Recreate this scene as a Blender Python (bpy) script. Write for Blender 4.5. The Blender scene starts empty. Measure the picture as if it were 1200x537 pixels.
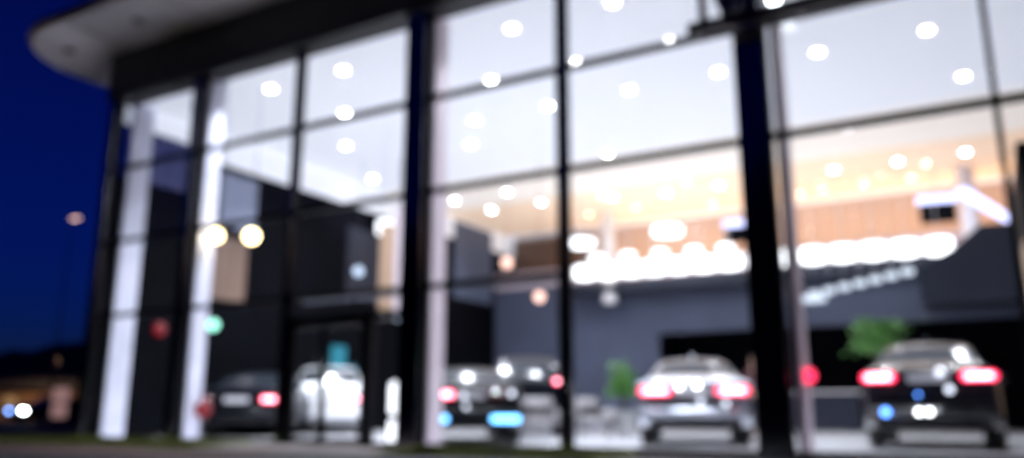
import bpy, bmesh, math, random
import numpy as np
from mathutils import Vector, Matrix
random.seed(7)
C = bpy.context.scene.collection
R = math.radians
sc = bpy.context.scene

# ------------------------------------------------------------------ camera
cam = bpy.data.cameras.new('camera'); cam_o = bpy.data.objects.new('camera', cam); C.objects.link(cam_o)
cam_o.location = (0, 0, .55)
cam_o.rotation_euler = (R(90 + 12.6), 0, R(30))
cam.sensor_width = 36; cam.lens = 28.92
cam.clip_start = .05; cam.clip_end = 3000
cam.dof.use_dof = True                      # close-focused lens held low: everything beyond is soft
cam.dof.focus_distance = .6
cam.dof.aperture_fstop = 2.8
cam.dof.aperture_blades = 9
cam.dof.aperture_ratio = 1.0
sc.camera = cam_o

# ------------------------------------------------------------------ world: dusk sky, sun already down
w = bpy.data.worlds.new('World'); sc.world = w; w.use_nodes = True
nt = w.node_tree; nt.nodes.clear()
sky = nt.nodes.new('ShaderNodeTexSky'); sky.sky_type = 'NISHITA'; sky.sun_disc = False
sky.sun_elevation = R(-1); sky.sun_rotation = R(300); sky.ozone_density = 8; sky.air_density = 1.0; sky.dust_density = .5
tint = nt.nodes.new('ShaderNodeMix'); tint.data_type = 'RGBA'; tint.blend_type = 'MULTIPLY'
tint.inputs[0].default_value = 1; tint.inputs[7].default_value = (.15, .5, 1, 1)   # tungsten white balance
bgn = nt.nodes.new('ShaderNodeBackground'); bgn.inputs[1].default_value = .15
out = nt.nodes.new('ShaderNodeOutputWorld')
nt.links.new(sky.outputs[0], tint.inputs[6]); nt.links.new(tint.outputs[2], bgn.inputs[0]); nt.links.new(bgn.outputs[0], out.inputs[0])
sc.view_settings.view_transform = 'Standard'; sc.view_settings.look = 'None'
sc.view_settings.exposure = .15; sc.view_settings.gamma = 1
sc.cycles.max_bounces = 10; sc.cycles.diffuse_bounces = 5; sc.cycles.glossy_bounces = 4
sc.cycles.transparent_max_bounces = 24; sc.cycles.use_denoising = True
sc.cycles.use_adaptive_sampling = False
sc.cycles.sample_clamp_indirect = 12; sc.cycles.caustics_reflective = False; sc.cycles.caustics_refractive = False

# ------------------------------------------------------------------ materials
def mat(name, col, rough=.5, metal=0, noise=0, nscale=4, bump=0, emit=None, es=0, coat=0, spec=.5):
    m = bpy.data.materials.new(name); m.use_nodes = True
    n = m.node_tree; b = n.nodes['Principled BSDF']
    b.inputs['Base Color'].default_value = (*col, 1); b.inputs['Roughness'].default_value = rough
    b.inputs['Metallic'].default_value = metal; b.inputs['Coat Weight'].default_value = coat
    b.inputs['Specular IOR Level'].default_value = spec
    if noise or bump:
        tc = n.nodes.new('ShaderNodeTexCoord'); nz = n.nodes.new('ShaderNodeTexNoise')
        nz.inputs['Scale'].default_value = nscale; nz.inputs['Detail'].default_value = 5
        n.links.new(tc.outputs['Object'], nz.inputs['Vector'])
        if noise:
            r = n.nodes.new('ShaderNodeValToRGB')
            r.color_ramp.elements[0].position = .3; r.color_ramp.elements[1].position = .7
            r.color_ramp.elements[0].color = (*[c * (1 - noise) for c in col], 1)
            r.color_ramp.elements[1].color = (*[min(1, c * (1 + noise)) for c in col], 1)
            n.links.new(nz.outputs['Fac'], r.inputs[0]); n.links.new(r.outputs[0], b.inputs['Base Color'])
        if bump:
            bp = n.nodes.new('ShaderNodeBump'); bp.inputs['Strength'].default_value = bump
            n.links.new(nz.outputs['Fac'], bp.inputs['Height']); n.links.new(bp.outputs[0], b.inputs['Normal'])
    if emit:
        b.inputs['Emission Color'].default_value = (*emit, 1); b.inputs['Emission Strength'].default_value = es
    return m
def glow(name, col, s): return mat(name, (.03, .03, .03), .4, emit=col, es=s, spec=.2)
def timber(name, a, b_, sc_=2.5):
    m = mat(name, a, .45); n = m.node_tree; b = n.nodes['Principled BSDF']
    tc = n.nodes.new('ShaderNodeTexCoord'); mp = n.nodes.new('ShaderNodeMapping'); mp.inputs['Scale'].default_value = (sc_, sc_, .25)
    wv = n.nodes.new('ShaderNodeTexWave'); wv.inputs['Scale'].default_value = 2; wv.inputs['Distortion'].default_value = 3; wv.inputs['Detail'].default_value = 3
    r = n.nodes.new('ShaderNodeValToRGB'); r.color_ramp.elements[0].color = (*a, 1); r.color_ramp.elements[1].color = (*b_, 1)
    n.links.new(tc.outputs['Object'], mp.inputs[0]); n.links.new(mp.outputs[0], wv.inputs[0]); n.links.new(wv.outputs['Fac'], r.inputs[0]); n.links.new(r.outputs[0], b.inputs['Base Color'])
    return m
def glassmat(name, tintc, refl=1.45):
    m = bpy.data.materials.new(name); m.use_nodes = True; n = m.node_tree; n.nodes.clear()
    t = n.nodes.new('ShaderNodeBsdfTransparent'); t.inputs[0].default_value = (*tintc, 1)
    g = n.nodes.new('ShaderNodeBsdfGlossy'); g.inputs['Roughness'].default_value = .02
    lw = n.nodes.new('ShaderNodeLayerWeight'); lw.inputs[0].default_value = .5
    pw = n.nodes.new('ShaderNodeMath'); pw.operation = 'POWER'; pw.inputs[1].default_value = 5
    f = n.nodes.new('ShaderNodeMath'); f.operation = 'MULTIPLY_ADD'; f.inputs[1].default_value = .6; f.inputs[2].default_value = .035
    n.links.new(lw.outputs['Facing'], pw.inputs[0]); n.links.new(pw.outputs[0], f.inputs[0])
    mx = n.nodes.new('ShaderNodeMixShader'); o = n.nodes.new('ShaderNodeOutputMaterial')
    n.links.new(f.outputs[0], mx.inputs[0]); n.links.new(t.outputs[0], mx.inputs[1]); n.links.new(g.outputs[0], mx.inputs[2]); n.links.new(mx.outputs[0], o.inputs[0])
    return m
M = {
 'glass': glassmat('window_glass', (.975, .98, .985), 1.3),
 'frame': mat('black_frame', (.01, .01, .013), .45, noise=.2, spec=.12),
 'core': mat('pillar_black', (.006, .006, .008), .8, noise=.2, spec=.03),
 'blackgloss': mat('black_gloss_paint', (.012, .013, .018), .18, noise=.1, coat=.6, spec=.5),
 'pillar': mat('dark_steel', (.3, .3, .32), .12, metal=1, noise=.08, nscale=2),
 'soffit': mat('soffit', (.62, .58, .62), .5, noise=.06, nscale=.7),
 'fascia': mat('canopy_edge', (.30, .22, .17), .4, metal=.4, noise=.1),
 'header': mat('header_black', (.012, .012, .014), .5, noise=.2),
 'roof': mat('roof_felt', (.06, .06, .065), .9, noise=.2),
 'ceil': mat('luminous_stretch_ceiling', (.85, .85, .87), .8, noise=.015, nscale=.5, emit=(.80, .86, 1), es=.36),  # emission added to lift and even out the ceiling brightness
 'white': mat('white_paint', (.8, .79, .82), .45, noise=.03),
 'columnpale': mat('column_pale', (.62, .63, .76), .5, noise=.12, nscale=2),
 'pinkwhite': mat('column_paint', (.70, .60, .66), .5, noise=.04),
 'panel_pale': mat('pale_panel', (.26, .3, .42), .5, noise=.1),
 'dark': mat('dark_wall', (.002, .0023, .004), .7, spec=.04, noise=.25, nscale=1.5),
 'grey': mat('grey_wall', (.060, .074, .125), .6, noise=.12, nscale=.8),
 'greyd': mat('slate_wall', (.017, .021, .036), .5, spec=.25, noise=.12, nscale=.8),
 'bluegrey': mat('bluegrey_panel', (.09, .12, .19), .4, noise=.1, nscale=.8),
 'timber': timber('timber_panel', (.53, .40, .34), (.555, .425, .36)),
 'brown': timber('brown_panel', (.10, .06, .045), (.17, .11, .085)),
 'floor': None,
 'tan': mat('tan_panel', (.45, .30, .2), .5, noise=.1),
 'spot': glow('downlight_glow', (1, 1, 1), 42),
 'spotlamp': glow('rail_lamp_glow', (.9, .97, 1), 12), 'warmspot': glow('warm_spot_glow', (1, .82, .6), 14),
 'warmceil': mat('warm_ceiling_panel', (.85, .66, .46), .8, noise=.05, emit=(1, .74, .60), es=.36), 'warmceil2': mat('cream_ceiling_panel', (.87, .80, .72), .8, noise=.03, emit=(1, .92, .86), es=.34),  # warm light spill put into the colour and glow
 'bar': glow('lamp_row_glow', (.93, .95, 1), 4),
 'barlo': glow('lower_lamp_glow', (.75, .85, 1), 1.3),
 'warmstrip': glow('warm_strip', (1, .62, .32), 5),
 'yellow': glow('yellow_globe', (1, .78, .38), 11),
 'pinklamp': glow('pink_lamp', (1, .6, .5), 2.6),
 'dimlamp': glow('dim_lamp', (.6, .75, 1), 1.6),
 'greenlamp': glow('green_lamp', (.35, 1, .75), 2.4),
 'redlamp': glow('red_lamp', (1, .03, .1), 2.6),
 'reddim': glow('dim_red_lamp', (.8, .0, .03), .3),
 'teal': glow('teal_screen', (0, .3, .45), .8),
 'bluetop': glow('blue_white_screen', (.55, .6, 1), 3),
 'totem': glow('totem_white', (.9, .93, 1), 2.6),
 'kiosk': glow('kiosk_pink', (.8, .45, .45), .3),
 'head': glow('headlight_glow', (.85, 1, .95), 42),
 'headblue': glow('headlight_blue', (.2, .4, 1), 12),
 'tail': glow('tail_red', (1, .02, .09), 4.5),
 'tailcore': glow('tail_core', (1, .4, .5), 9),
 'platelamp': glow('plate_lamp_glow', (.95, .97, 1), 9),
 'bluespot': glow('blue_lamp_glow', (.1, .3, 1), 7), 'platedim': glow('plate_lamp_dim', (.8, .85, 1), 2.5),
 'taildark': mat('tail_unlit', (.12, .004, .01), .15, coat=1),
 'bluelamp': glow('blue_bumper_lamp', (.15, .5, 1), 6),
 'rubber': mat('tyre_rubber', (.015, .015, .015), .8, noise=.2),
 'rim': mat('alloy', (.55, .56, .6), .25, metal=1, noise=.05),
 'chrome': mat('chrome', (.75, .76, .8), .1, metal=1, noise=.03),
 'carglass': mat('car_glass', (.015, .018, .024), .13, noise=.1, spec=.45),
 'black_plastic': mat('black_plastic', (.015, .015, .017), .45, noise=.2),
 'plate': mat('blank_plate', (.75, .75, .78), .4, noise=.04),
 'silver': mat('silver_paint', (.36, .38, .44), .28, metal=.75, noise=.03, coat=1),
 'blackcar': mat('black_paint', (.005, .006, .010), .3, noise=.1, coat=0, spec=.1),
 'whitecar': mat('white_paint_car', (.82, .83, .86), .3, noise=.02, coat=1),
 'darkcar': mat('charcoal_paint', (.012, .013, .017), .3, metal=.1, noise=.05, spec=.2),
 'leaf': mat('leaf', (.09, .25, .045), .5, noise=.45, nscale=6),
 'pot': mat('pot', (.35, .35, .36), .6, noise=.1),
 'soil': mat('soil', (.03, .02, .015), .9, noise=.3),
 'bark': mat('bark', (.08, .055, .035), .9, noise=.3),
 'grassb': mat('grass_blade', (.13, .15, .02), .7, noise=.5, nscale=3),
 'skin': mat('skin', (.5, .3, .22), .5, noise=.05),
 'hair': mat('hair', (.03, .018, .012), .6, noise=.3),
 'coat': mat('coat_cloth', (.07, .02, .03), .9, noise=.2),
 'trouser': mat('trouser_cloth', (.02, .02, .03), .9, noise=.2),
 'fabric': mat('white_fabric', (.2, .19, .2), .9, noise=.05, nscale=20, bump=.1),
 'housewall': mat('house_render', (.5, .3, .17), .8, noise=.2),
 'housewin': glow('house_window', (1, .55, .25), .25),
 'tree_dark': mat('tree_dark', (.04, .05, .035), .9, noise=.4),
 'asphalt': mat('asphalt', (.045, .045, .05), .8, noise=.35, nscale=3, bump=.2),
 'path': mat('paving', (.32, .27, .26), .7, noise=.15, nscale=5),
 'redearth': mat('red_paving', (.05, .02, .015), .85, noise=.3, nscale=3),
 'letter': mat('letter_steel', (.14, .14, .17), .35, metal=.3, noise=.1),
 'rail': mat('rail_brown', (.05, .035, .035), .4, noise=.3, nscale=8),
}
def floormat():
    m = mat('polished_floor', (.72, .72, .76), .14); n = m.node_tree; b = n.nodes['Principled BSDF']
    tc = n.nodes.new('ShaderNodeTexCoord'); br = n.nodes.new('ShaderNodeTexBrick'); br.offset = 0
    br.inputs['Color1'].default_value = (.70, .70, .74, 1); br.inputs['Color2'].default_value = (.76, .76, .79, 1); br.inputs['Mortar'].default_value = (.4, .4, .42, 1)
    br.inputs['Scale'].default_value = 1; br.inputs['Mortar Size'].default_value = .006; br.inputs['Brick Width'].default_value = 1.2; br.inputs['Row Height'].default_value = 1.2
    n.links.new(tc.outputs['Object'], br.inputs[0]); n.links.new(br.outputs[0], b.inputs['Base Color'])
    return m
M['floor'] = floormat()

# ------------------------------------------------------------------ helpers
def obj(name, bm, m, parent=None, smooth=False):
    me = bpy.data.meshes.new(name); bm.normal_update(); bm.to_mesh(me); bm.free()
    for x in (m if isinstance(m, (list, tuple)) else [m]): me.materials.append(x)
    if smooth:
        for p in me.polygons: p.use_smooth = True
    o = bpy.data.objects.new(name, me); C.objects.link(o)
    if parent: o.parent = parent
    return o
def thing(name, label, cat, loc=(0, 0, 0), rz=0, group=None):
    o = bpy.data.objects.new(name, None); C.objects.link(o); o.location = loc; o.rotation_euler = (0, 0, rz)
    o['label'] = label; o['category'] = cat
    if group: o['group'] = group
    return o
def tag(o, label, cat, group=None, kind=None):
    o['label'] = label; o['category'] = cat
    if group: o['group'] = group
    if kind: o['kind'] = kind
    return o
def struct(name, bm, m, kind='structure', label=None, cat=None):
    o = obj(name, bm, m); o['kind'] = kind
    if label: o['label'] = label; o['category'] = cat
    return o
def box(bm, x0, x1, y0, y1, z0, z1, bev=0, mi=0):
    r = bmesh.ops.create_cube(bm, size=1)
    vs = r['verts']
    for v in vs: v.co = Vector((x0 + (v.co.x + .5) * (x1 - x0), y0 + (v.co.y + .5) * (y1 - y0), z0 + (v.co.z + .5) * (z1 - z0)))
    fs = set(f for v in vs for f in v.link_faces)
    for f in fs: f.material_index = mi
    if bev:
        es = list(set(e for v in vs for e in v.link_edges))
        bmesh.ops.bevel(bm, geom=es, offset=bev, segments=2, affect='EDGES')
    return bm
def bx(*a, **k): return box(bmesh.new(), *a, **k)
def cyl(bm, p0, p1, r0, r1=None, seg=16, caps=True):
    r1 = r0 if r1 is None else r1
    p0 = Vector(p0); p1 = Vector(p1); d = p1 - p0
    q = d.to_track_quat('Z', 'Y').to_matrix().to_4x4(); q.translation = (p0 + p1) / 2
    bmesh.ops.create_cone(bm, cap_ends=caps, segments=seg, radius1=r0, radius2=r1, depth=d.length, matrix=q)
    return bm
def lathe(bm, prof, seg=24, axis='Z', at=(0, 0, 0)):
    rings = []
    for (r, h) in prof:
        ring = []
        for i in range(seg):
            a = 2 * math.pi * i / seg
            c = (r * math.cos(a), r * math.sin(a), h) if axis == 'Z' else (h, r * math.cos(a), r * math.sin(a))
            ring.append(bm.verts.new(Vector(c) + Vector(at)))
        rings.append(ring)
    for a, b in zip(rings, rings[1:]):
        for i in range(seg): bm.faces.new((a[i], a[(i + 1) % seg], b[(i + 1) % seg], b[i]))
    bm.faces.new(rings[0][::-1]); bm.faces.new(rings[-1])
    bmesh.ops.recalc_face_normals(bm, faces=bm.faces)
    return bm
def sphere(bm, c, r, sx=1, sy=1, sz=1, u=16, v=10):
    m = Matrix.Translation(c) @ Matrix.Diagonal((r * sx, r * sy, r * sz, 1))
    bmesh.ops.create_uvsphere(bm, u_segments=u, v_segments=v, radius=1, matrix=m); return bm
def prism(bm, pts, axis, a, b):
    def P(u, v, w): return {'y': (u, w, v), 'x': (w, u, v), 'z': (u, v, w)}[axis]
    A = [bm.verts.new(P(u, v, a)) for u, v in pts]; B = [bm.verts.new(P(u, v, b)) for u, v in pts]
    bm.faces.new(A); bm.faces.new(B[::-1])
    for i in range(len(pts)): j = (i + 1) % len(pts); bm.faces.new((A[j], A[i], B[i], B[j]))
    bmesh.ops.recalc_face_normals(bm, faces=bm.faces); return bm
def dup(o, parent=None):
    c = o.copy(); C.objects.link(c)
    if parent: c.parent = parent
    for ch in o.children: dup(ch, c)
    return c

# ------------------------------------------------------------------ the ground
bm = bmesh.new(); g = 900
bm.faces.new([bm.verts.new(v) for v in ((-g, -g, -.02), (g, -g, -.02), (g, g, -.02), (-g, g, -.02))])
struct('ground', bm, M['asphalt'])
FY = 10.8      # facade plane
struct('floor', bx(-16.4, 8, FY + .07, 30, -.015, .03), M['floor'])
struct('path', bx(-11.2, -7.6, 9.2, FY - .06, -.016, .012), M['path'])
bm = bmesh.new()
box(bm, -26, -11.25, 8.9, FY - .1, -.017, .035); box(bm, -7.55, -4.2, 9.2, FY - .1, -.017, .02)
struct('lawn', bm, M['grassb'])
struct('pavement', bx(-60, -8.5, 7.1, 8.85, -.018, -.002), M['redearth'])
bm = bmesh.new()
for i in range(22000):
    if random.random() < .85: x, y = random.uniform(-25.9, -11.3), random.uniform(8.95, FY - .15)
    else: x, y = random.uniform(-7.5, -4.3), random.uniform(9.25, FY - .15)
    a = random.uniform(0, 6.28); h = random.uniform(.04, .10); ww = .006
    dx, dy = math.cos(a) * ww, math.sin(a) * ww; lx, ly = random.uniform(-.03, .03), random.uniform(-.03, .03)
    bm.faces.new([bm.verts.new(v) for v in ((x - dx, y - dy, .02), (x + dx, y + dy, .02), (x + lx, y + ly, .03 + h))])
struct('grass', bm, M['grassb'], 'stuff', 'short olive green grass strip in front of the glass facade', 'grass')

# wooded ridge beyond the road and another one behind the viewer's side of the road
def ridge(name, cx, cy, ang, length, h, depth):
    bm = bmesh.new(); n = 90; m = 7; rows = []
    for j in range(m):
        t = j / (m - 1); row = []
        for i in range(n + 1):
            s = (i / n - .5) * length
            zz = math.sin(t * math.pi) ** .6 * h * (.72 + .16 * math.sin(s * .045 + 1) + .1 * math.sin(s * .21) + .09 * random.random())
            x, y = s, (t - .5) * depth + random.uniform(-1, 1) * .6
            row.append(bm.verts.new((cx + x * math.cos(ang) - y * math.sin(ang), cy + x * math.sin(ang) + y * math.cos(ang), zz - .4)))
        rows.append(row)
    for a, b in zip(rows, rows[1:]):
        for i in range(n): bm.faces.new((a[i], a[i + 1], b[i + 1], b[i]))
    o = obj(name, bm, M['tree_dark']); o['kind'] = 'structure'
    return o
ridge('hills', -120, 75, R(58), 230, 12.5, 36)
ridge('hills', 10, -62, R(8), 330, 36, 40)

# ------------------------------------------------------------------ the showroom building
B = thing('car_showroom', 'glass fronted car showroom with black frame, bright white ceiling and rounded canopy roof', 'building', (0, 0, 0))
XL = [-16.5, -13.7, -10.9, -8.06, -5.32, -2.42, .37, 3.2, 6.0]
MAJ = {0: .26, 1: .24, 2: .15, 3: .42, 4: .17, 5: .42, 6: .07, 7: .36, 8: .26}
ZR = [2.55, 4.15, 5.8, 7.4]
for i, x in enumerate(XL):
    wd = MAJ[i]; dp = .28 if wd > .2 else .16
    p = obj('pillar', bx(x - wd / 2 + .002, x + wd / 2 - .002, FY - dp * .6 + .021, FY + .06, -.01, 7.405), M['core'], B)
    if wd > .1: obj('cladding', bx(x - wd / 2, x + wd / 2, FY - dp * .6, FY - dp * .6 + .02, -.01, 7.4, bev=.004), M['pillar'], p)
for z in ZR[:3]:
    for x0, x1, a, b in [(XL[i], XL[i + 1], MAJ[i], MAJ[i + 1]) for i in range(4 if z < 3 else len(XL) - 1)]:
        obj('transom', bx(x0 + a / 2, x1 - b / 2, FY - .06, FY + .055, z - .045, z + .045, bev=.006), M['frame'], B)
for i in range(len(XL) - 1):
    x0, x1 = XL[i] + MAJ[i] / 2, XL[i + 1] - MAJ[i + 1] / 2
    if i != 2: obj('sill', bx(x0, x1, FY - .06, FY + .06, -.01, .085), M['frame'], B)
    ZZ = ZR[:3] if i < 4 else ZR[1:3]        # the right hand bays have one tall bottom pane
    for z0, z1 in zip([.085] + [z + .045 for z in ZZ], [z - .045 for z in ZZ] + [7.4]):
        if i == 2 and z0 < 1: z0 = 2.18
        obj('window_pane', bx(x0 + .002, x1 - .002, FY - .006, FY + .006, z0 + .002, z1 - .002), M['glass'], B)
# added pale rail standing in for light caught on the first transom
for i in (2, 3):
    obj('inner_rail', bx(XL[i] + .62 if i in (3, 5) else XL[i] + .1, XL[i + 1] - .15, FY + .22, FY + .30, 2.5, 2.58, bev=.01), M['panel_pale'], B)
# header and canopy
obj('header', bx(-16.63, 8, FY - .24, FY + .3, 7.41, 8.49), M['header'], B)
obj('side_header', bx(-16.76, -16.63, FY + .302, 30, 7.41, 8.49), M['header'], B)
def canopy_outline(off=0):
    x0, y0, r = -18.45 - off, 8.98 - off, 1.9
    pts = [(8 + off, y0)]
    n = 14
    for k in range(n + 1):
        a = R(-90 - 90 * k / n); pts.append((x0 + r + r * math.cos(a), y0 + r + r * math.sin(a)))
    pts += [(x0, 30 + off), (8 + off, 30 + off)]
    return pts
obj('soffit', prism(bmesh.new(), canopy_outline(0), 'z', 8.5, 8.58), M['soffit'], B)
obj('canopy', prism(bmesh.new(), canopy_outline(.07), 'z', 8.583, 8.72), M['fascia'], B)
for k, (x, y) in enumerate(((-17.2, 9.9), (-14.6, 9.75), (-12.0, 9.75), (-9.4, 9.75), (-6.8, 9.75), (-4.2, 9.75))):
    sl = obj('soffit_light', lathe(bmesh.new(), [(.10, 0), (.12, -.012), (.13, 0)], 20, at=(x, y, 8.499)), M['black_plastic'], B)
for x in (-15.9, -13.3, -10.7, -8.1, -5.5, -2.9):
    obj('soffit_joint', bx(x - .012, x + .012, 9.1, FY - .25, 8.494, 8.4995), M['header'], B)
obj('roof', prism(bmesh.new(), canopy_outline(-.5), 'z', 8.723, 8.85), M['roof'], B)
obj('ceiling', bx(-16.62, 8, FY + .32, 30, 7.5, 7.62), M['ceil'], B)
obj('ceiling_panel', bx(-16.4, 7.8, 23.3, 27.9, 7.47, 7.498), M['warmceil'], B)  # added panels carrying the painted warm spill across the ceiling
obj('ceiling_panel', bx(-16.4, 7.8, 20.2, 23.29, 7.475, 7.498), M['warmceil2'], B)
# left side wall: dark below, glass clerestory near the corner, white frieze above sharing the ceiling's added glow
LW = -16.5
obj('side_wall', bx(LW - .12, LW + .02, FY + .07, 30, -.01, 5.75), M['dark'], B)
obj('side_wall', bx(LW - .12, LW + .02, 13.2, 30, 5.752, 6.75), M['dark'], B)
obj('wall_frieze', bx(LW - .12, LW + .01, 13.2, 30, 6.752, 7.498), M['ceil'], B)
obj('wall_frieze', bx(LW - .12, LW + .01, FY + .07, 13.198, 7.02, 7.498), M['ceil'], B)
obj('clerestory_window', bx(LW - .05, LW - .03, FY + .08, 13.19, 5.76, 7.01), M['glass'], B)
obj('wall_panel', bx(LW + .022, LW + .06, 13.75, 14.95, 5.15, 6.55, bev=.01), M['panel_pale'], B)
obj('wall_panel', bx(LW + .022, LW + .06, 13.55, 14.75, 3.3, 4.9, bev=.01), M['brown'], B)
obj('wall_panel', bx(LW + .022, LW + .05, 18.6, 23.5, 3.9, 6.1, bev=.01), M['greyd'], B)
obj('wall_panel', bx(LW + .022, LW + .05, 24.3, 26.95, 4.6, 7.45, bev=.01), M['bluegrey'], B)
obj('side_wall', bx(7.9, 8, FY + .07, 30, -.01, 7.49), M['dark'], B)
BY = 27.0
obj('back_wall', bx(-16.35, -9.8, BY, BY + .2, 0, 5.15), M['grey'], B)
obj('back_wall', bx(-9.798, 7.9, BY, BY + .2, 3.2, 5.15), M['grey'], B)
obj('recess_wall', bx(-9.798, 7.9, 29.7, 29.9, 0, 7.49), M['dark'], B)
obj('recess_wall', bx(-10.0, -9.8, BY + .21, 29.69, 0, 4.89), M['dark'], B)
obj('gallery_floor', bx(-16.35, 7.9, BY + .21, 29.68, 4.9, 5.12), M['greyd'], B)
obj('gallery_wall', bx(-16.35, 7.9, 28.6, 28.7, 5.13, 7.49), M['timber'], B)
obj('gallery_wall', bx(-16.3, -13.0, 28.4, 28.58, 5.13, 7.3), M['brown'], B)
obj('balustrade', bx(-16.3, 7.9, BY - .1, BY - .02, 5.16, 5.75), M['pinkwhite'], B)
# fascia beam below the gallery, hung forward of it
obj('fascia_beam', bx(-12.9, 2.2, BY - .9, BY - .12, 4.62, 4.9, bev=.02), M['greyd'], B)
# dark stepped mezzanine at right
obj('mezzanine', prism(bmesh.new(), [(-1.4, 3.3), (5, 3.3), (5, 5.2), (.1, 5.2), (-.5, 4.7), (-1.4, 4.2)], 'y', 23.5, BY - .95), M['greyd'], B)
# inner white columns beside the facade pillars (each stands well inside the glass)
for x, top, ml in ((-16.3, 7.49, 'columnpale'), (-13.57, 7.49, 'columnpale'), (-7.9, 7.49, 'pinkwhite'), (-2.12, 7.49, 'pinkwhite')):
    dd = {-16.3: (.25, .78), -13.57: (.1, .48), -7.9: (.2, .62), -2.12: (.25, .75)}[x]
    obj('column', bx(x - .1, x, FY + dd[0], FY + dd[1], .031, top, bev=.015), M[ml], B)
for x in (-11.3, -5.6, -.1):
    bm = cyl(bmesh.new(), (x, 26.4, 4.0 if x > -11 else 4.3), (x, 26.4, 7.49), .24, seg=20)
    obj('gallery_column', bm, M['white'], B)
# dark partition at the right edge with a tan panel
obj('partition', bx(.62, .9, 13.2, 17.5, .031, 4.3), M['dark'], B)
obj('partition_panel', prism(bmesh.new(), [(13.3, .4), (14.8, .4), (14.8, 3.0), (13.7, 3.0), (13.3, 1.9)], 'x', .585, .618), M['tan'], B)
# mezzanine top shelf rail
# entrance door
DX0, DX1 = -10.9 + .075, -8.06 - .16
obj('door_frame', (lambda b: (box(b, DX0, DX1, FY - .09, FY + .09, 2.08, 2.2), box(b, DX0, DX0 + .12, FY - .09, FY + .09, 0, 2.078),
     box(b, -9.08, -8.9, FY - .09, FY + .09, 0, 2.078), b)[-1])(bmesh.new()), M['frame'], B)
for k, (a, b_) in enumerate(((DX0 + .125, -9.99), (-9.985, -9.085))):
    f = bmesh.new()
    box(f, a, b_, FY - .03, FY + .03, .02, .14); box(f, a, b_, FY - .03, FY + .03, 2.0, 2.075)
    box(f, a, a + .06, FY - .03, FY + .03, .141, 1.999); box(f, b_ - .06, b_, FY - .03, FY + .03, .141, 1.999)
    d = obj('door', f, M['frame'], B)
    obj('door_glass', bx(a + .061, b_ - .061, FY - .005, FY + .005, .141, 1.999), M['glass'], d)
    hx = b_ - .1 if k == 0 else a + .1
    h = cyl(bmesh.new(), (hx, FY - .08, .8), (hx, FY - .08, 1.5), .014, seg=10)
    cyl(h, (hx, FY - .08, .85), (hx, FY - .03, .85), .01, seg=8); cyl(h, (hx, FY - .08, 1.45), (hx, FY - .03, 1.45), .01, seg=8)
    obj('door_handle', h, M['chrome'], d)
obj('window_pane', bx(-8.895, DX1 - .005, FY - .006, FY + .006, .086, 2.075), M['glass'], B)
obj('sill', bx(-8.895, DX1, FY - .06, FY + .06, -.01, .085), M['frame'], B)

# sign rail and letter on the facade
S = thing('facade_sign', 'dark sign rail across the glass carrying a large letter M beside the widest pillar', 'sign', (0, 0, 0))
obj('sign_rail', bx(-3.15, .3, FY - .52, FY - .38, 5.64, 5.80, bev=.01), M['rail'], S)
for x in (-3.05, -1.7, -.2): obj('bracket', bx(x - .03, x + .03, FY - .378, FY - .065, 5.69, 5.75), M['rail'], S)
Mx0, Mx1, Mz = -2.98, -2.0, 5.805
pts = [(0, 0), (.10, 0), (.10, .66), (.30, .02), (.42, .02), (.62, .66), (.62, 0), (.80, 0), (.80, 1.0), (.60, 1.0), (.36, .32), (.13, 1.0), (0, 1.0)]
obj('letter', prism(bmesh.new(), [(Mx0 + u, Mz + v) for u, v in pts], 'y', FY - .50, FY - .42), M['letter'], S)
obj('rail_lamp', sphere(bmesh.new(), (-1.98, FY - .45, 5.88), .075), M['spotlamp'], S, True)

# ------------------------------------------------------------------ ceiling downlights
SP = [(-7.02,12.16),(-8.62,14.06),(-8.26,16.0),(-10.25,15.97),(-11.33,17.45),(-13.34,20.48),(-12.89,22.01),(-14.95,22.07),(-14.56,23.79),(-12.56,23.71),(-11.01,12.06),(-12.65,13.98),(-14.3,15.9),(-15.67,18.7),(-13.07,12.04),(-5.02,12.19),(-4.66,14.15),(-6.64,14.14),(-6.27,16.02),(-4.29,16.04),(-8.52,24.65),(-6.78,24.6),(-10.21,24.3),(-2.32,16.07),(-.38,16.08),(.13,18.85),(.44,20.59),(-3.39,24.65),(-1.69,24.68),(-.01,24.66),(-2.6,12.9),(-.6,12.9),(-2.5,21),(-5.5,20.5),(-8.5,20)]
ORD2 = 'first second third fourth fifth sixth seventh eighth ninth tenth eleventh twelfth thirteenth fourteenth fifteenth sixteenth'.split()
def where(x, y):
    row = 'row just behind the glass' if y < 13 else 'second row behind the glass' if y < 15 else 'third row behind the glass' if y < 17 else 'middle rows of the ceiling' if y < 21.5 else 'rear row near the gallery'
    return row
rows = {}
for x, y in SP: rows.setdefault(where(x, y), []).append((x, y))
ORD = ['leftmost', 'second', 'third', 'fourth', 'fifth', 'sixth', 'seventh', 'eighth', 'ninth', 'tenth', 'eleventh']
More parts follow.
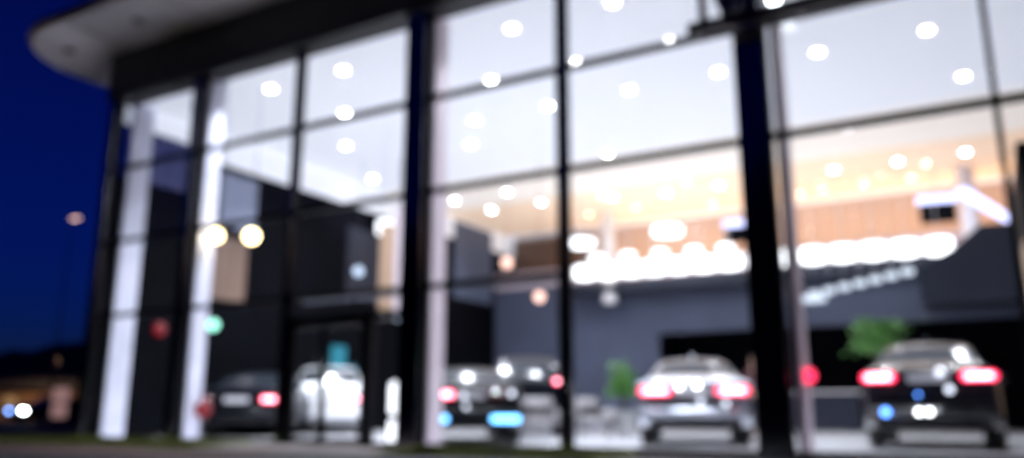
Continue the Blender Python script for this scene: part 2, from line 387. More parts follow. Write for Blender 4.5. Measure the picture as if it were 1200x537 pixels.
for rname, items in rows.items():
    items.sort()
    for k, (x, y) in enumerate(items):
        pos = ORD[k] if k == 0 else ORD[k] + ' from left' if k < len(items) - 1 else 'rightmost'
        t = thing('downlight', 'round white ceiling downlight, %s in the %s' % (pos, rname), 'downlight', (x, y, 7.469 if y > 20 else 7.498), 0, 'downlights in the white ceiling')
        obj('trim_ring', lathe(bmesh.new(), [(.088, -.004), (.11, -.012), (.12, -.002), (.12, 0), (.088, 0)], 24), M['white'], t)
        obj('lens', cyl(bmesh.new(), (0, 0, -.014), (0, 0, -.006), .085, .085, 24), M['spot'], t)
        L = bpy.data.lights.new('downlight_beam', 'AREA'); L.shape = 'DISK'; L.size = .24; L.energy = (205 if x < -9 else 66) if y < 17 else 36; L.color = (.86, .91, 1); L.spread = R(115)
        lo = bpy.data.objects.new('downlight_beam', L); C.objects.link(lo); lo.location = (0, 0, -.03); lo.parent = t

WS = [(-4.78, 26.93), (-4.08, 26.74), (-2.84, 26.65), (-1.5, 26.67), (-1.01, 25.25), (-10.43, 23.91), (-7.63, 26.82), (-11.88, 26.06), (-7.51, 23.74), (-10.06, 25.96), (-4.65, 24.64), (-12.41, 24.75)]
for k, (x, y) in enumerate(sorted(WS)):
    t = thing('accent_spot', 'tiny warm accent spot in the peach ceiling, %s' % (('%s from left' % ORD2[k]) if k < len(WS) - 1 else 'rightmost'), 'downlight', (x, y, 7.469), 0, 'tiny warm accent spots near the gallery')
    obj('trim_ring', lathe(bmesh.new(), [(.05, -.004), (.065, -.012), (.07, -.002), (.07, 0), (.05, 0)], 16), M['white'], t)
    obj('lens', cyl(bmesh.new(), (0, 0, -.03), (0, 0, -.006), .05, .045, 16), M['warmspot'], t)

# row of bright drum lamps over the gallery edge
def drum(x, y, z, r, h, label, m='bar', name='drum_lamp', grp='bright drum lamps along the gallery edge', top=7.5):
    t = thing(name, label, 'lamp', (x, y, z), 0, grp)
    obj('lamp_shade', lathe(bmesh.new(), [(r * .7, -h / 2), (r, -h / 2 + .03), (r, h / 2 - .03), (r * .7, h / 2)], 20), M[m], t, True)
    obj('stem', cyl(bmesh.new(), (0, 0, h / 2), (0, 0, top - z - .002), .012, seg=8), M['chrome'], t)
    return t
xs = [x for x in np.arange(-11.6, -.9, .82)]
for k, x in enumerate(xs):
    side = 'left of the widest pillar' if x < -5.6 else 'right of the widest pillar'
    kk = k if x < -5.6 else k - sum(1 for q in xs if q < -5.6)
    drum(float(x), 25.0, 5.17 - .012 * k, .36, .42, 'bright drum lamp, %s from the left in the glowing row %s' % (['first', 'second', 'third', 'fourth', 'fifth', 'sixth', 'seventh', 'eighth'][kk], side))
for k, x in enumerate((-11.0, -9.9, -8.8, -7.7, -6.7)):
    drum(x, 24.7, 5.55 - .02 * k, .24, .22, '%s of five smaller white lamps above the glowing row' % ['first', 'second', 'third', 'fourth', 'last'][k], grp='smaller lamps above the row')
drum(-8.35, 24.2, 6.1, .46, .26, 'wide oval white lamp hanging high before the orange timber wall')
drum(-10.9, 23.2, 5.8, .46, .22, 'wide white lamp hanging low at left of the gallery, beside the white column')
# dim glowing stand-ins for the bright row's reflection in the polished fascia
for k in range(7):
    t = drum(-4.3 + k * .42, 25.2 , 3.95 + .075 * k, .17, .16, '%s of seven dim bluish lamps rising rightwards under the bright row' % ['first', 'second', 'third', 'fourth', 'fifth', 'sixth', 'last'][k], 'barlo', grp='dim bluish lamps under the bright row')
tag(obj('light_bar', bx(-5.0, -4.0, 25.2, 25.3, 3.72, 3.92, bev=.03), M['barlo']), 'short dim bluish light bar at left end of the lower lamps', 'light bar')  # added bar, part of the same stand-in reflection

# warm cove light behind the balustrade
t = thing('cove_light', 'long warm orange cove light washing the timber wall of the gallery', 'cove light', (-4.5, 27.6, 5.5))
obj('housing', bx(-10.5, 10.5, -.1, .1, -.08, 0), M['white'], t); obj('diffuser', bx(-10.4, 10.4, -.07, .07, .002, .03), M['warmstrip'], t)
L = bpy.data.lights.new('cove_beam', 'AREA'); L.shape = 'RECTANGLE'; L.size = 17; L.size_y = .14; L.energy = 200; L.color = (1, .70, .50)
lo = bpy.data.objects.new('cove_beam', L); C.objects.link(lo); lo.location = (1, 0, .06); lo.rotation_euler = (R(180), 0, 0); lo.parent = t

# small lamps; yellow and green globes stand in for lights reflected in glass
def globe(x, y, z, r, m, label, name='globe_lamp', top=7.5, grp=None):
    t = thing(name, label, 'lamp', (x, y, z), 0, grp)
    obj('globe', sphere(bmesh.new(), (0, 0, 0), r), M[m], t, True)
    obj('cord', cyl(bmesh.new(), (0, 0, r * .98), (0, 0, top - z - .002), .008, seg=6), M['black_plastic'], t)
    return t
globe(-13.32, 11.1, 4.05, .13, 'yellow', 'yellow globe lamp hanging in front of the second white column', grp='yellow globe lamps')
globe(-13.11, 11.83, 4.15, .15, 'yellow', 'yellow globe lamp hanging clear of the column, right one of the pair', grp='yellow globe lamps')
globe(-10.36, 19.42, 3.6, .14, 'pinklamp', 'small pink glowing globe hanging before the grey back wall')
globe(-12.3, 21.0, 4.95, .16, 'pinklamp', 'dusky pink globe hanging before the brown gallery wall')
globe(-14.6, 16.97, 4.29, .13, 'dimlamp', 'dim bluish globe hanging before the slate side wall')
globe(-13.69, 17.5, 3.67, .12, 'dimlamp', 'upper one of two dim globes beside the thick black pillar', top=7.5)
globe(-13.45, 17.3, 3.05, .12, 'dimlamp', 'lower one of two dim globes beside the thick black pillar', top=7.5)
globe(-15.47, 13.01, 2.53, .13, 'greenlamp', 'pale green glowing globe hanging above the dark car left of the entrance')
def red_reflection(x, y, z, nx, ny, m, label, r=.1):  # added glowing discs standing in for tail lights reflected in the glass
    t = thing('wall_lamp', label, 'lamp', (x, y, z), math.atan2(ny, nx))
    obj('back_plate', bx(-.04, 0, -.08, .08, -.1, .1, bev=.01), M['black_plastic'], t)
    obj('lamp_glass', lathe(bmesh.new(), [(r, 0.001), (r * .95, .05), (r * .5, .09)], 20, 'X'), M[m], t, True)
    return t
red_reflection(-16.44, 12.32, 2.42, 1, 0, 'reddim', 'dim red lamp on the dark side wall between the two white columns', .16)
red_reflection(-2.1, 11.32, 1.02, .5, -.87, 'redlamp', 'red lamp on the pink white column beside the thick pillar', .1)
red_reflection(-13.47, 11.25, .62, .6, -.8, 'reddim', 'dim red lamp near the foot of the second white column', .16)

# ------------------------------------------------------------------ banner, screens, totem
t = thing('hanging_banner', 'tall white and peach banner hanging above the entrance door', 'banner', (-11.15, 14.2, 2.55), R(40))
obj('banner_cloth', bx(-.05, .30, -.01, .01, 0, 2.5), M['pinkwhite'], t); obj('banner_stripe', bx(-.36, -.052, -.01, .01, .2, 2.1), M['tan'], t)
obj('banner_rod', cyl(bmesh.new(), (-.4, 0, 2.52), (.34, 0, 2.52), .015, seg=8), M['chrome'], t)
bm = bmesh.new(); cyl(bm, (-.38, 0, 2.53), (-.38, 0, 4.94), .006, seg=6); cyl(bm, (.32, 0, 2.53), (.32, 0, 4.94), .006, seg=6)
obj('cable', bm, M['chrome'], t)
drum(-12.3, 15.2, 4.9, .2, .34, 'bluish white lamp shining over the top of the hanging banner', 'totem')
def screen(x, y, z, wd, hh, label):
    t = thing('hanging_screen', label, 'screen', (x, y, z), R(8))
    obj('screen_body', bx(-wd / 2, wd / 2, 0, .18, 0, hh, bev=.01), M['dark'], t)
    obj('light_strip', bx(-wd / 2 - .05, wd / 2 + .05, -.06, .2, hh + .005, hh + .2, bev=.02), M['bluetop'], t)
    obj('hanger', cyl(bmesh.new(), (0, .08, hh + .2), (0, .08, 7.5 - z - .002), .02, seg=8), M['chrome'], t)
screen(-.85, 25.3, 5.75, .9, .55, 'dark hanging screen box with blue white lit top, right one near the white column')
screen(-6.4, 25.3, 5.75, .9, .5, 'dark hanging screen box with blue white lit top, left one beside the thick pillar')
bm = bmesh.new(); prism(bm, [(-.35, 6.55), (-.3, 6.42), (.95, 5.35), (.95, 5.6), (-.1, 6.6)], 'y', 25.15, 25.3)
tag(obj('light_bar', bm, M['bluetop']), 'slanting white light bar running down from the right hanging screen', 'light bar')
t = thing('teal_display', 'teal glowing display with a round disc, seen through the entrance door', 'display', (-16.43, 18.4, 1.6))
obj('display_panel', bx(0, .05, -.35, .25, .15, .85, bev=.01), M['teal'], t)
obj('display_disc', lathe(bmesh.new(), [(.22, 0), (.22, .06)], 24, 'X', (0, .55, .1)), M['teal'], t)
t = thing('info_totem', 'white lit floor totem in two blocks beside the entrance door', 'totem', (-8.92, 11.5, .03), R(38))
obj('base', bx(-.14, .14, -.1, .1, 0, .05, bev=.01), M['black_plastic'], t)
obj('lower_panel', bx(-.13, .13, -.05, .05, .051, .40, bev=.02), M['totem'], t)
obj('frame', bx(-.10, .10, -.04, .04, .401, .48), M['frame'], t)
obj('upper_panel', bx(-.13, .13, -.05, .05, .481, 1.05, bev=.04), M['totem'], t)

# ------------------------------------------------------------------ cars
def smooth(a, k=3):
    a = np.array(a, float); b = a.copy()
    for _ in range(k): b[1:-1] = (b[:-2] + 2 * b[1:-1] + b[2:]) / 4
    return b
SEDAN = dict(L=4.75, keys=[0, .05, .18, .35, .62, 1.2, 1.8, 2.5, 3.0, 3.75, 4.35, 4.66, 4.75],
    top=[.96, 1.03, 1.06, 1.06, 1.08, 1.37, 1.45, 1.46, 1.41, 1.04, .93, .76, .62], belt=[.84, .90, .93, .95, .96, .97, .96, .95, .94, .94, .85, .70, .58],
    hw=[.78, .85, .895, .91, .915, .915, .915, .915, .915, .915, .89, .80, .68], rw=[.70, .78, .80, .79, .74, .62, .58, .58, .60, .74, .76, .70, .60],
    bot=[.38, .34, .30, .27, .26, .25, .25, .25, .25, .26, .26, .28, .32], rear=(.66, 1.28), side=(1.0, 3.45), wind=(2.98, 3.72), axles=(.98, 3.85), wr=.335)
SUV = dict(L=4.65, keys=[0, .05, .16, .3, .55, .95, 1.5, 2.4, 3.0, 3.6, 4.25, 4.56, 4.65],
    top=[1.05, 1.16, 1.28, 1.45, 1.62, 1.70, 1.73, 1.73, 1.66, 1.18, 1.06, .88, .7], belt=[.92, .98, 1.02, 1.03, 1.04, 1.04, 1.04, 1.04, 1.04, 1.04, .96, .8, .64],
    hw=[.80, .87, .905, .92, .93, .93, .93, .93, .93, .92, .90, .82, .7], rw=[.74, .78, .76, .72, .68, .66, .65, .65, .66, .78, .78, .72, .62],
    bot=[.38, .32, .27, .25, .24, .23, .23, .23, .23, .24, .25, .3, .36], rear=(.1, .62), side=(.62, 3.3), wind=(3.0, 3.56), axles=(.88, 3.72), wr=.37)
def make_car(label, loc, heading, K, paint, hscale=1.0, tail_on=(True, True), low_lamps=None, head_on=False, tail_z=None, tail_w=.46, group='cars on the showroom floor', wscale=1.0, zlow=None, cat='car', inset=0, lamps=()):
    """origin: centre of the rear end on the ground; +X runs forward"""
    t = thing('parked_car', label, cat, loc, heading, group)
    N = 64; s = np.linspace(0, K['L'], N); s[0] = 0
    s = np.concatenate(([0, .02, .05], s[2:-1], [K['L'] - .02, K['L']])); N = len(s)
    f = {k: smooth(np.interp(s, K['keys'], K[k])) for k in ('top', 'belt', 'hw', 'rw', 'bot')}
    zs = hscale
    P = []
    for i in range(N):
        top, belt, hw, rw, bot = [f[k][i] for k in ('top', 'belt', 'hw', 'rw', 'bot')]
        top *= zs; belt *= .5 + .5 * zs; hw *= wscale; rw *= wscale
        cab = min(1, max(0, (top - belt) / .4))
        arch = 0
        for a in K['axles']:
            rr = K['wr'] + .06; dx = abs(s[i] - a)
            if dx < rr: arch = max(arch, K['wr'] + math.sqrt(rr * rr - dx * dx) - .02)
        lo = max(bot, arch) if arch else bot
        ring = [(0, bot), (.72 * hw, bot), (.74 * hw, max(bot + .005, arch)), (.985 * hw, max(bot + .03, lo + .01)), (hw, max(bot + .12, lo + .03)), (hw * 1.004, max((bot + belt) / 2, lo + .05)), (hw * .99, max(belt - .1, lo + .07)), (hw * .955, max(belt, lo + .09)),
                (rw + (.955 * hw - rw) * .12, top - .10 * cab - .015), (rw * .95, top - .045 * cab - .008), (rw * .75, top - .018), (rw * .4, top - .004), (0, top)]
        P.append(ring)
    nr = len(P[0])
    full = []
    for i in range(N): full.append([(x, z) for x, z in P[i]] + [(-x, z) for x, z in P[i][-2:0:-1]])
    nf = len(full[0])
    def ringidx(j): return j if j < nr else nf - j
    def cls(i, j):
        a, b = ringidx(j), ringidx((j + 1) % nf); lo = min(a, b); sm = (s[i] + s[i + 1]) / 2
        if K['rear'][0] < sm < K['rear'][1] and lo >= 9: return 'rear_window'
        if K['wind'][0] < sm < K['wind'][1] and lo >= 9: return 'windscreen'
        if K['side'][0] < sm < K['side'][1] and lo == 7:
            mid = (K['side'][0] + K['side'][1]) / 2
            if f['top'][i] * zs - f['belt'][i] < .2 or abs(sm - mid) < .06: return 'body'
            return 'side_window_a' if j < nr else 'side_window_b'
        return 'body'
    groups = {}
    for i in range(N - 1):
        for j in range(nf): groups.setdefault(cls(i, j), []).append((i, j))
    for gname, fl in groups.items():
        bm = bmesh.new(); vm = {}
        def V(i, j):
            j %= nf
            if (i, j) not in vm: y, z = full[i][j]; vm[(i, j)] = bm.verts.new((s[i], y, z))
            return vm[(i, j)]
        for i, j in fl:
            try: bm.faces.new((V(i, j), V(i + 1, j), V(i + 1, j + 1), V(i, j + 1)))
            except ValueError: pass
        if gname == 'body':
            bm.faces.new([V(0, j) for j in range(nf)]); bm.faces.new([V(N - 1, j) for j in range(nf)][::-1])
        bmesh.ops.recalc_face_normals(bm, faces=bm.faces)
        o = obj({'side_window_a': 'side_window', 'side_window_b': 'side_window'}.get(gname, gname), bm, M[paint] if gname == 'body' else M['carglass'], t, True)
        if gname == 'body':
            me = o.data
            for p in me.polygons: p.use_smooth = len(p.vertices) < 6
            for sg in (-1, 1):
                for dx in (1.55 if K is SUV else 1.75, 2.75):
                    obj('door_handle', bx(dx, dx + .2, sg * .93 * wscale - .015, sg * .93 * wscale + .015, .86, .89, bev=.008), M['chrome'], o)
    hw0 = .86 * wscale; z1 = tail_z or (.86 if K is SEDAN else 1.0)
    for sg, on in ((1, tail_on[0]), (-1, tail_on[1])):
        c = sg * (hw0 - tail_w / 2 + .01 - inset)
        tl = obj('tail_light', bx(-.035, .06, c - tail_w / 2, c + tail_w / 2, z1 - .065, z1 + .065, bev=.03), M['tail' if on else 'taildark'], t, True)
        if on:
            obj('light_strip', bx(-.05, -.03, c - tail_w * .36, c + tail_w * .36, z1 - .035, z1 + .035, bev=.008), M['tailcore'], tl)
    bmp = obj('bumper', bx(-.07, .12, -.86 * wscale, .86 * wscale, .40, .60, bev=.05), M[paint], t, True)
    obj('diffuser', bx(-.045, .14, -.74 * wscale, .74 * wscale, .32, .398, bev=.02), M['black_plastic'], t)
    for sg in (-1, 1):
        obj('exhaust', bx(-.075, -.0, sg * .52 - .09, sg * .52 + .09, .325, .385, bev=.02), M['chrome'], t)
    obj('number_plate', bx(-.055, -.02, -.26, .26, z1 - .07 if K is SEDAN else .66, z1 + .05 if K is SEDAN else .78, bev=.006), M['plate'], t)
    obj('trim_strip', bx(-.08, -.02, -.6, .6, .615, .64, bev=.005), M['black_plastic'], t)
    for lm, ly, lz, lr in lamps:  # plate lamps, plus added glowing discs for light glints on the paint
        obj('plate_lamp', lathe(bmesh.new(), [(lr * .7, -.095), (lr, -.085), (lr, -.02)], 16, 'X', (0, ly, lz)), M[lm], t)
    if low_lamps:
        for sg in (-1, 1):
            obj('bumper_lamp', bx(-.10, -.072, sg * .6 - low_lamps, sg * .6 + low_lamps, (zlow or .45) - .055, (zlow or .45) + .055, bev=.02), M['bluelamp'], t)
    for sg in (-1, 1):
        L_ = K['L']; c = sg * (.60 * wscale)
        obj('headlight', bx(L_ - .16, L_ + .01, c - .17, c + .17, .60, .74, bev=.03), M[('head' if sg > 0 else 'headblue') if head_on else 'plate'], t, True)
        mx = 3.35 if K is SEDAN else 3.2
        mi = sphere(bmesh.new(), (mx, sg * 1.02 * wscale, 1.0 * (.5 + .5 * zs) + .03), .11, .6, 1.0, .75)
        cyl(mi, (mx, sg * .88 * wscale, .95), (mx, sg * .98 * wscale, 1.0), .03, seg=8)
        obj('side_mirror', mi, M[paint], t, True)
    obj('grille', bx(K['L'] - .05, K['L'] + .012, -.36, .36, .38, .66, bev=.02), M['black_plastic'], t)
    wr = K['wr']
    for a in K['axles']:
        for sg in (-1, 1):
            wx = [(wr * .62, -.10), (wr * .93, -.11), (wr, -.07), (wr, .07), (wr * .93, .11), (wr * .62, .10)]
            wy = bpy.data.objects.new('wheel', None); C.objects.link(wy); wy.parent = t; wy.location = (a, sg * .80 * wscale, wr); wy.rotation_euler = (0, 0, R(90) * sg)
            obj('tyre', lathe(bmesh.new(), wx, 28, 'X'), M['rubber'], wy, True)
            rm = bmesh.new(); lathe(rm, [(.06, .085), (.05, .11)], 12, 'X')
            for q in range(5):
                aa = 2 * math.pi * q / 5
                cyl(rm, (.095, .03 * math.cos(aa), .03 * math.sin(aa)), (.10, wr * .64 * math.cos(aa), wr * .64 * math.sin(aa)), .035, .025, 8)
            obj('rim', rm, M['rim'], wy)
    if K is SUV:
        for sg in (-1, 1):
            r_ = cyl(bmesh.new(), (.9, sg * .60 * wscale, 1.76 * zs + .02), (2.7, sg * .60 * wscale, 1.76 * zs + .02), .02, seg=8)
            for q in (.95, 2.65): cyl(r_, (q, sg * .60 * wscale, 1.70 * zs - .01), (q, sg * .60 * wscale, 1.76 * zs + .01), .018, seg=8)
            obj('roof_rail', r_, M['chrome'], t)
    else:
        obj('antenna_fin', prism(bmesh.new(), [(1.45, 1.42 * zs), (1.62, 1.45 * zs), (1.50, 1.50 * zs)], 'y', -.02, .02), M[paint], t)
    return t
FZ = .031
make_car('silver grey sedan seen squarely from behind, both tail lights glowing red', (-4.12, 12.85, FZ), R(107.7), SEDAN, 'silver', 1.02, tail_w=.52, wscale=.98, lamps=(('platelamp', .22, .94, .045), ('platelamp', -.06, .95, .045), ('platedim', -.1, .68, .045), ('platedim', -.48, .66, .045)))
make_car('black car at far right seen from behind, with wide glowing tail lights', (-.82, 13.2, FZ), R(92), SEDAN, 'blackgloss', 1.13, tail_z=1.02, tail_w=.46, low_lamps=None, lamps=(('bluespot', .58, .53, .055), ('platelamp', .15, .53, .04), ('platelamp', .02, .53, .04), ('platedim', -.16, 1.08, .05), ('platedim', -.26, .84, .05), ('bluespot', .14, .77, .022)))
make_car('low black car between the pillars with blue white lamps low on its bumper', (-7.66, 11.85, FZ), R(124), SEDAN, 'blackcar', .94, tail_on=(True, False), low_lamps=.24, tail_z=.82, tail_w=.36, zlow=.42, inset=.26, lamps=(('platedim', .06, .62, .04), ('platedim', .1, .8, .04), ('platedim', -.7, .84, .05)))
make_car('tall black car standing right behind the low black car', (-9.2, 16.6, FZ), R(120), SUV, 'blackcar', 1.08, tail_on=(False, True), tail_z=1.22, tail_w=.26)
make_car('white car standing deep inside behind the entrance door', (-14.2, 15.6, FZ), R(133), SUV, 'whitecar', .99, tail_z=.87, tail_w=.3)
make_car('dark car left of the entrance behind the second white column', (-13.95, 12.5, FZ), R(120), SEDAN, 'blackcar', 1.0, tail_on=(False, True), tail_z=.8, tail_w=.36)
make_car('distant oncoming car on the dark road with both headlights shining', (-45.2, 30.2, -.02), R(-88), SEDAN, 'darkcar', 1.0, (False, False), head_on=True, group='cars out on the road')
make_car('distant dark car at the left border showing one red tail light', (-42.5, 22.0, -.02), R(155), SEDAN, 'blackcar', 1.0, (False, True), group='cars out on the road', tail_z=.55)

# ------------------------------------------------------------------ plants
def plant(label, loc, w_, z0, z1, n, pot=True):
    t = thing('potted_plant', label, 'plant', loc)
    obj('pot', lathe(bmesh.new(), [(.17, 0), (.2, .05), (.25, .5), (.27, .52), (.27, .55), (.23, .55), (.23, .5)], 24), M['pot'], t, True)
    obj('soil', cyl(bmesh.new(), (0, 0, .49), (0, 0, .51), .225, seg=20), M['soil'], t)
    bm = bmesh.new(); st = bmesh.new()
    tips = []
    for k in range(7):
        a = random.uniform(0, 6.28); rr = random.uniform(.1, w_ * .7); h = random.uniform(z0 + .1, z1 - .1)
        mid = Vector((rr * .3 * math.cos(a), rr * .3 * math.sin(a), .5 + (h - .5) * .6)); tip = Vector((rr * math.cos(a), rr * math.sin(a), h))
        cyl(st, (0, 0, .5), mid, .018, .013, 6); cyl(st, mid, tip, .013, .006, 6); tips += [mid, tip, (mid + tip) / 2]
    for k in range(n):
        c = random.choice(tips); p = c + Vector((random.gauss(0, w_ * .33), random.gauss(0, w_ * .33), random.gauss(0, .16)))
        if p.z > z1: p.z = z1 - random.random() * .1
        if p.z < z0: p.z = z0 + random.random() * .2
        d = Vector((random.uniform(-1, 1), random.uniform(-1, 1), random.uniform(-.5, .9))).normalized(); l = random.uniform(.10, .2)
        sdv = d.cross(Vector((random.random(), random.random(), 1))).normalized() * l * .25
        up = d.cross(sdv).normalized() * l * .08
        a, b, c_, e = p, p + d * l * .45 + sdv + up, p + d * l, p + d * l * .45 - sdv + up
        m = p + d * l * .5
        vs = [bm.verts.new(v) for v in (a, b, c_, e)]; bm.faces.new(vs)
    obj('foliage', bm, M['leaf'], t); obj('stem', st, M['bark'], t)
plant('leafy green plant in a pot left of the silver car', (-6.95, 16.9, FZ), .28, .9, 1.6, 380)
plant('wide green plant rising behind the black car at far right', (-2.0, 18.6, FZ), .50, 1.75, 2.38, 800)

# ------------------------------------------------------------------ lounge furniture
def lounge(loc, rz, label):
    t = thing('lounge_chair', label, 'chair', loc, rz, 'white lounge chairs')
    obj('seat', bx(-.36, .36, -.34, .34, .26, .44, bev=.05), M['fabric'], t, True)
    obj('backrest', bx(-.36, .36, .30, .44, .40, .84, bev=.05), M['fabric'], t, True)
    for sg in (-1, 1): obj('armrest', bx(sg * .42 - .06, sg * .42 + .06, -.34, .42, .24, .60, bev=.04), M['fabric'], t, True)
    for a in (-1, 1):
        for b in (-1, 1): obj('leg', cyl(bmesh.new(), (a * .30, b * .28, 0), (a * .28, b * .26, .26), .014, .02, 8), M['chrome'], t)
lounge((-8.2, 15.2, FZ), R(30), 'white lounge chair left of the pair behind the black cars')
lounge((-7.5, 16.3, FZ), R(45), 'white lounge chair right of the pair behind the thin black mullion')
t = thing('coffee_table', 'small round table with bluish top beside the green potted plant', 'table', (-8.2, 18.9, FZ))
obj('table_top', cyl(bmesh.new(), (0, 0, .72), (0, 0, .75), .42, .43, 28), M['bluegrey'], t)
obj('column', cyl(bmesh.new(), (0, 0, .03), (0, 0, .72), .035, .03, 14), M['chrome'], t); obj('base', cyl(bmesh.new(), (0, 0, 0), (0, 0, .03), .26, .22, 24), M['chrome'], t)
t = thing('reception_desk', 'long dark reception desk with pale top in the dark opening behind the silver car', 'desk', (-5.5, 24.5, FZ))
obj('desk_front', bx(-2.2, 2.2, 0, .08, .05, 1.05, bev=.01), M['greyd'], t); obj('desk_side', bx(-2.2, -2.12, .081, .8, .05, 1.05), M['greyd'], t); obj('desk_side', bx(2.12, 2.2, .081, .8, .05, 1.05), M['greyd'], t)
obj('desk_top', bx(-2.28, 2.28, -.06, .86, 1.052, 1.1, bev=.01), M['white'], t)

# ------------------------------------------------------------------ person
def skin_obj(name, pts, edges, m, parent, root=0, lv=1):
    """pts: (x,y,z,rx[,ry])"""
    me = bpy.data.meshes.new(name); bm = bmesh.new(); lay = bm.verts.layers.skin.verify()
    vs = []
    for i, p in enumerate(pts):
        v = bm.verts.new(p[:3]); r = p[3]; v[lay].radius = (r, p[4] if len(p) > 4 else r); v[lay].use_root = (i == root); vs.append(v)
    for a, b in edges: bm.edges.new((vs[a], vs[b]))
    bm.to_mesh(me); bm.free(); me.materials.append(m)
    o = bpy.data.objects.new(name, me); C.objects.link(o); o.parent = parent
    k = o.modifiers.new('skin', 'SKIN'); k.use_smooth_shade = True
    s_ = o.modifiers.new('sub', 'SUBSURF'); s_.levels = lv; s_.render_levels = lv
    return o
def person(label, loc, rz):
    t = thing('person', label, 'person', loc, rz)
    pts = [(0, 0, .93, .13, .10), (0, 0, 1.10, .12, .09), (0, 0, 1.30, .15, .10), (0, 0, 1.43, .11, .08), (0, 0, 1.52, .052), (0, -.01, 1.60, .08, .085), (0, -.01, 1.70, .085, .10), (0, 0, 1.76, .06, .07)]
    ed = [(0, 1), (1, 2), (2, 3), (3, 4), (4, 5), (5, 6), (6, 7)]
    for sg in (-1, 1):
        b = len(pts)
        pts += [(sg * .17, 0, 1.41, .06), (sg * .23, .02, 1.14, .045), (sg * .22, -.12, .92, .033), (sg * .21, -.17, .85, .03, .018)]
        ed += [(3, b), (b, b + 1), (b + 1, b + 2), (b + 2, b + 3)]
        b = len(pts)
        pts += [(sg * .10, 0, .84, .085), (sg * .11, -.02, .48, .058), (sg * .115, .02, .09, .038), (sg * .13, -.13, .04, .038, .03)]
        ed += [(0, b), (b, b + 1), (b + 1, b + 2), (b + 2, b + 3)]
    for sg in (-1, 1):
        wrist = 11 if sg < 0 else 19
        for q in range(4):
            b = len(pts); o_ = (q - 1.5) * .02
            l = (.06, .075, .07, .055)[q]
            pts += [(sg * .21 + o_, -.19, .82, .010), (sg * .21 + o_, -.20, .82 - l * .6, .009), (sg * .21 + o_, -.185, .82 - l, .008)]
            ed += [(wrist, b), (b, b + 1), (b + 1, b + 2)]
        b = len(pts); pts += [(sg * .17, -.17, .84, .011), (sg * .155, -.19, .80, .009)]; ed += [(wrist, b), (b, b + 1)]
    skin_obj('body', pts, ed, M['skin'], t)
    fc = bmesh.new(); sphere(fc, (0, -.095, 1.655), .016, 1, 1.2, 1.4, 8, 6)
    for sg in (-1, 1): sphere(fc, (sg * .088, 0, 1.66), .022, .4, .8, 1.3, 8, 6)
    obj('face', fc, M['skin'], t, True)
    ey = bmesh.new()
    for sg in (-1, 1): sphere(ey, (sg * .032, -.083, 1.69), .011, 1.3, .6, .8, 8, 6)
    obj('eyes', ey, M['hair'], t, True)
    hb = sphere(bmesh.new(), (0, .018, 1.715), .105, .92, 1.0, 1.02, 20, 14)
    bmesh.ops.delete(hb, geom=[v for v in hb.verts if v.co.z < 1.60 or (v.co.y < -.05 and v.co.z < 1.745)], context='VERTS')
    obj('hair', hb, M['hair'], t, True)
    jp = [(0, 0, .90, .15, .12), (0, 0, 1.10, .14, .11), (0, 0, 1.30, .165, .115), (0, 0, 1.44, .11, .085)]; je = [(0, 1), (1, 2), (2, 3)]
    for sg in (-1, 1):
        b = len(jp); jp += [(sg * .175, 0, 1.41, .072), (sg * .235, .02, 1.14, .058), (sg * .222, -.11, .94, .045)]; je += [(3, b), (b, b + 1), (b + 1, b + 2)]
    skin_obj('coat', jp, je, M['coat'], t)
    tp = [(0, 0, .94, .14, .11)]; te = []
    for sg in (-1, 1):
        b = len(tp); tp += [(sg * .10, 0, .84, .098), (sg * .11, -.02, .48, .075), (sg * .115, .015, .12, .062)]; te += [(0, b), (b, b + 1), (b + 1, b + 2)]
    skin_obj('trousers', tp, te, M['trouser'], t)
    sh = bmesh.new()
    for sg in (-1, 1): box(sh, sg * .125 - .048, sg * .125 + .048, -.20, .07, 0, .075, bev=.025)
    obj('shoes', sh, M['black_plastic'], t, True)
person('person in dark reddish coat standing right of the silver car', (-4.72, 19.25, FZ), R(20))

# ------------------------------------------------------------------ outside, far left
t = thing('street_lamp', 'tall thin street lamp with faint pink light against the blue dusk sky', 'street lamp', (-43.4, 26.3, -.02))
obj('pole', cyl(bmesh.new(), (0, 0, 0), (0, 0, 11.1), .05, .02, 12), M['black_plastic'], t)
obj('lamp_head', bx(-.1, .7, -.13, .13, 11.101, 11.22, bev=.03), M['black_plastic'], t)
obj('lamp_lens', bx(0, .6, -.1, .1, 11.04, 11.099, bev=.02), M['pinklamp'], t)
t = thing('advertising_pillar', 'pale pink lit pillar at the roadside left of the showroom', 'pillar', (-36.7, 22.7, -.02), R(30))
obj('base', bx(-.32, .32, -.2, .2, 0, .35, bev=.02), M['black_plastic'], t)
obj('lower_panel', bx(-.3, .3, -.14, .14, .351, .98, bev=.04), M['kiosk'], t); obj('upper_panel', bx(-.34, .34, -.15, .15, 1.05, 1.68, bev=.05), M['kiosk'], t); obj('post', bx(-.08, .08, -.05, .05, .98, 1.05), M['frame'], t)
t = thing('low_house', 'low tan house with pitched roof beyond the road at the left border', 'house', (-72.5, 42.0, -.02), R(58))
obj('wall', bx(-5.5, 5.5, -3, 3, 0, 2.6), M['housewall'], t)
rf = obj('roof', prism(bmesh.new(), [(-3.4, 2.55), (3.4, 2.55), (0, 4.3)], 'x', -5.9, 5.9), M['roof'], t)
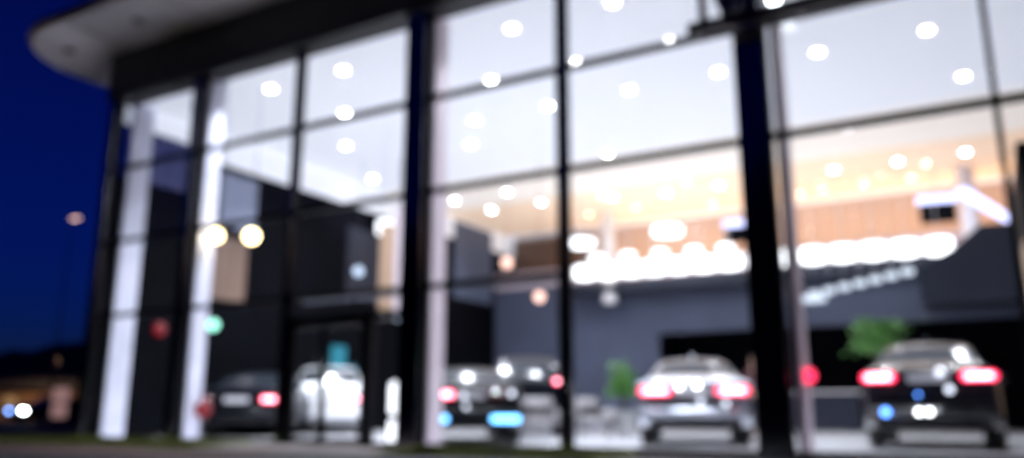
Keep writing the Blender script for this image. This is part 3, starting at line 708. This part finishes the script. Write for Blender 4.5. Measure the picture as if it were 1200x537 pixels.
obj('chimney', bx(1.5, 2.1, -.3, .3, 3.6, 5.0), M['housewall'], rf)
for x in (-3.6, -1.2, 3.2):
    wn = obj('window', bx(x - .6, x + .6, -3.06, -3.0, 1.0, 2.0), M['frame'], t); obj('pane', bx(x - .52, x + .52, -3.08, -3.061, 1.06, 1.94), M['housewin'], wn)
obj('door', bx(.8, 1.7, -3.06, -3.0, 0, 2.05), M['brown'], t)
# lit street lamp by the house
t = thing('street_lamp', 'short warm street lamp lighting the tan house', 'street lamp', (-66.5, 40.5, -.02))
obj('pole', cyl(bmesh.new(), (0, 0, 0), (0, 0, 5), .06, .04, 10), M['black_plastic'], t); obj('lamp_head', bx(-.25, .25, -.12, .12, 5.001, 5.1), M['black_plastic'], t)
L = bpy.data.lights.new('street_lamp_beam', 'SPOT'); L.energy = 700; L.color = (1, .62, .35); L.spot_size = R(150); L.shadow_soft_size = .1
lo = bpy.data.objects.new('street_lamp_beam', L); C.objects.link(lo); lo.location = (0, 0, 4.95); lo.parent = t

# added ground lights that brighten the canopy soffit
for k, (x, y, lb) in enumerate(((-17.5, 9.3, 'under the rounded canopy corner'), (-15.3, 9.3, 'before the first white column bay'), (-12.6, 9.3, 'before the second white column bay'), (-11.4, 9.1, 'beside the entrance path'), (-6.7, 9.25, 'in the grass before the low black car'))):
    t = thing('ground_uplight', 'small recessed ground uplight ' + lb, 'uplight', (x, y, .02), 0, 'ground uplights below the canopy')
    obj('bezel', lathe(bmesh.new(), [(.11, 0), (.13, .012), (.14, .02), (.14, .022), (.1, .022)], 20), M['chrome'], t)
    obj('lens', cyl(bmesh.new(), (0, 0, .012), (0, 0, .018), .09, .09, 18), M['black_plastic'], t)
    L = bpy.data.lights.new('uplight_beam', 'SPOT'); L.energy = 120 if k else 320; L.color = (.88, .88, 1); L.spot_size = R(24); L.spot_blend = .8; L.shadow_soft_size = .06
    lo = bpy.data.objects.new('uplight_beam', L); C.objects.link(lo); lo.location = (0, 0, .06); lo.rotation_euler = (R(180 - (0 if k else 0)), 0, 0); lo.parent = t
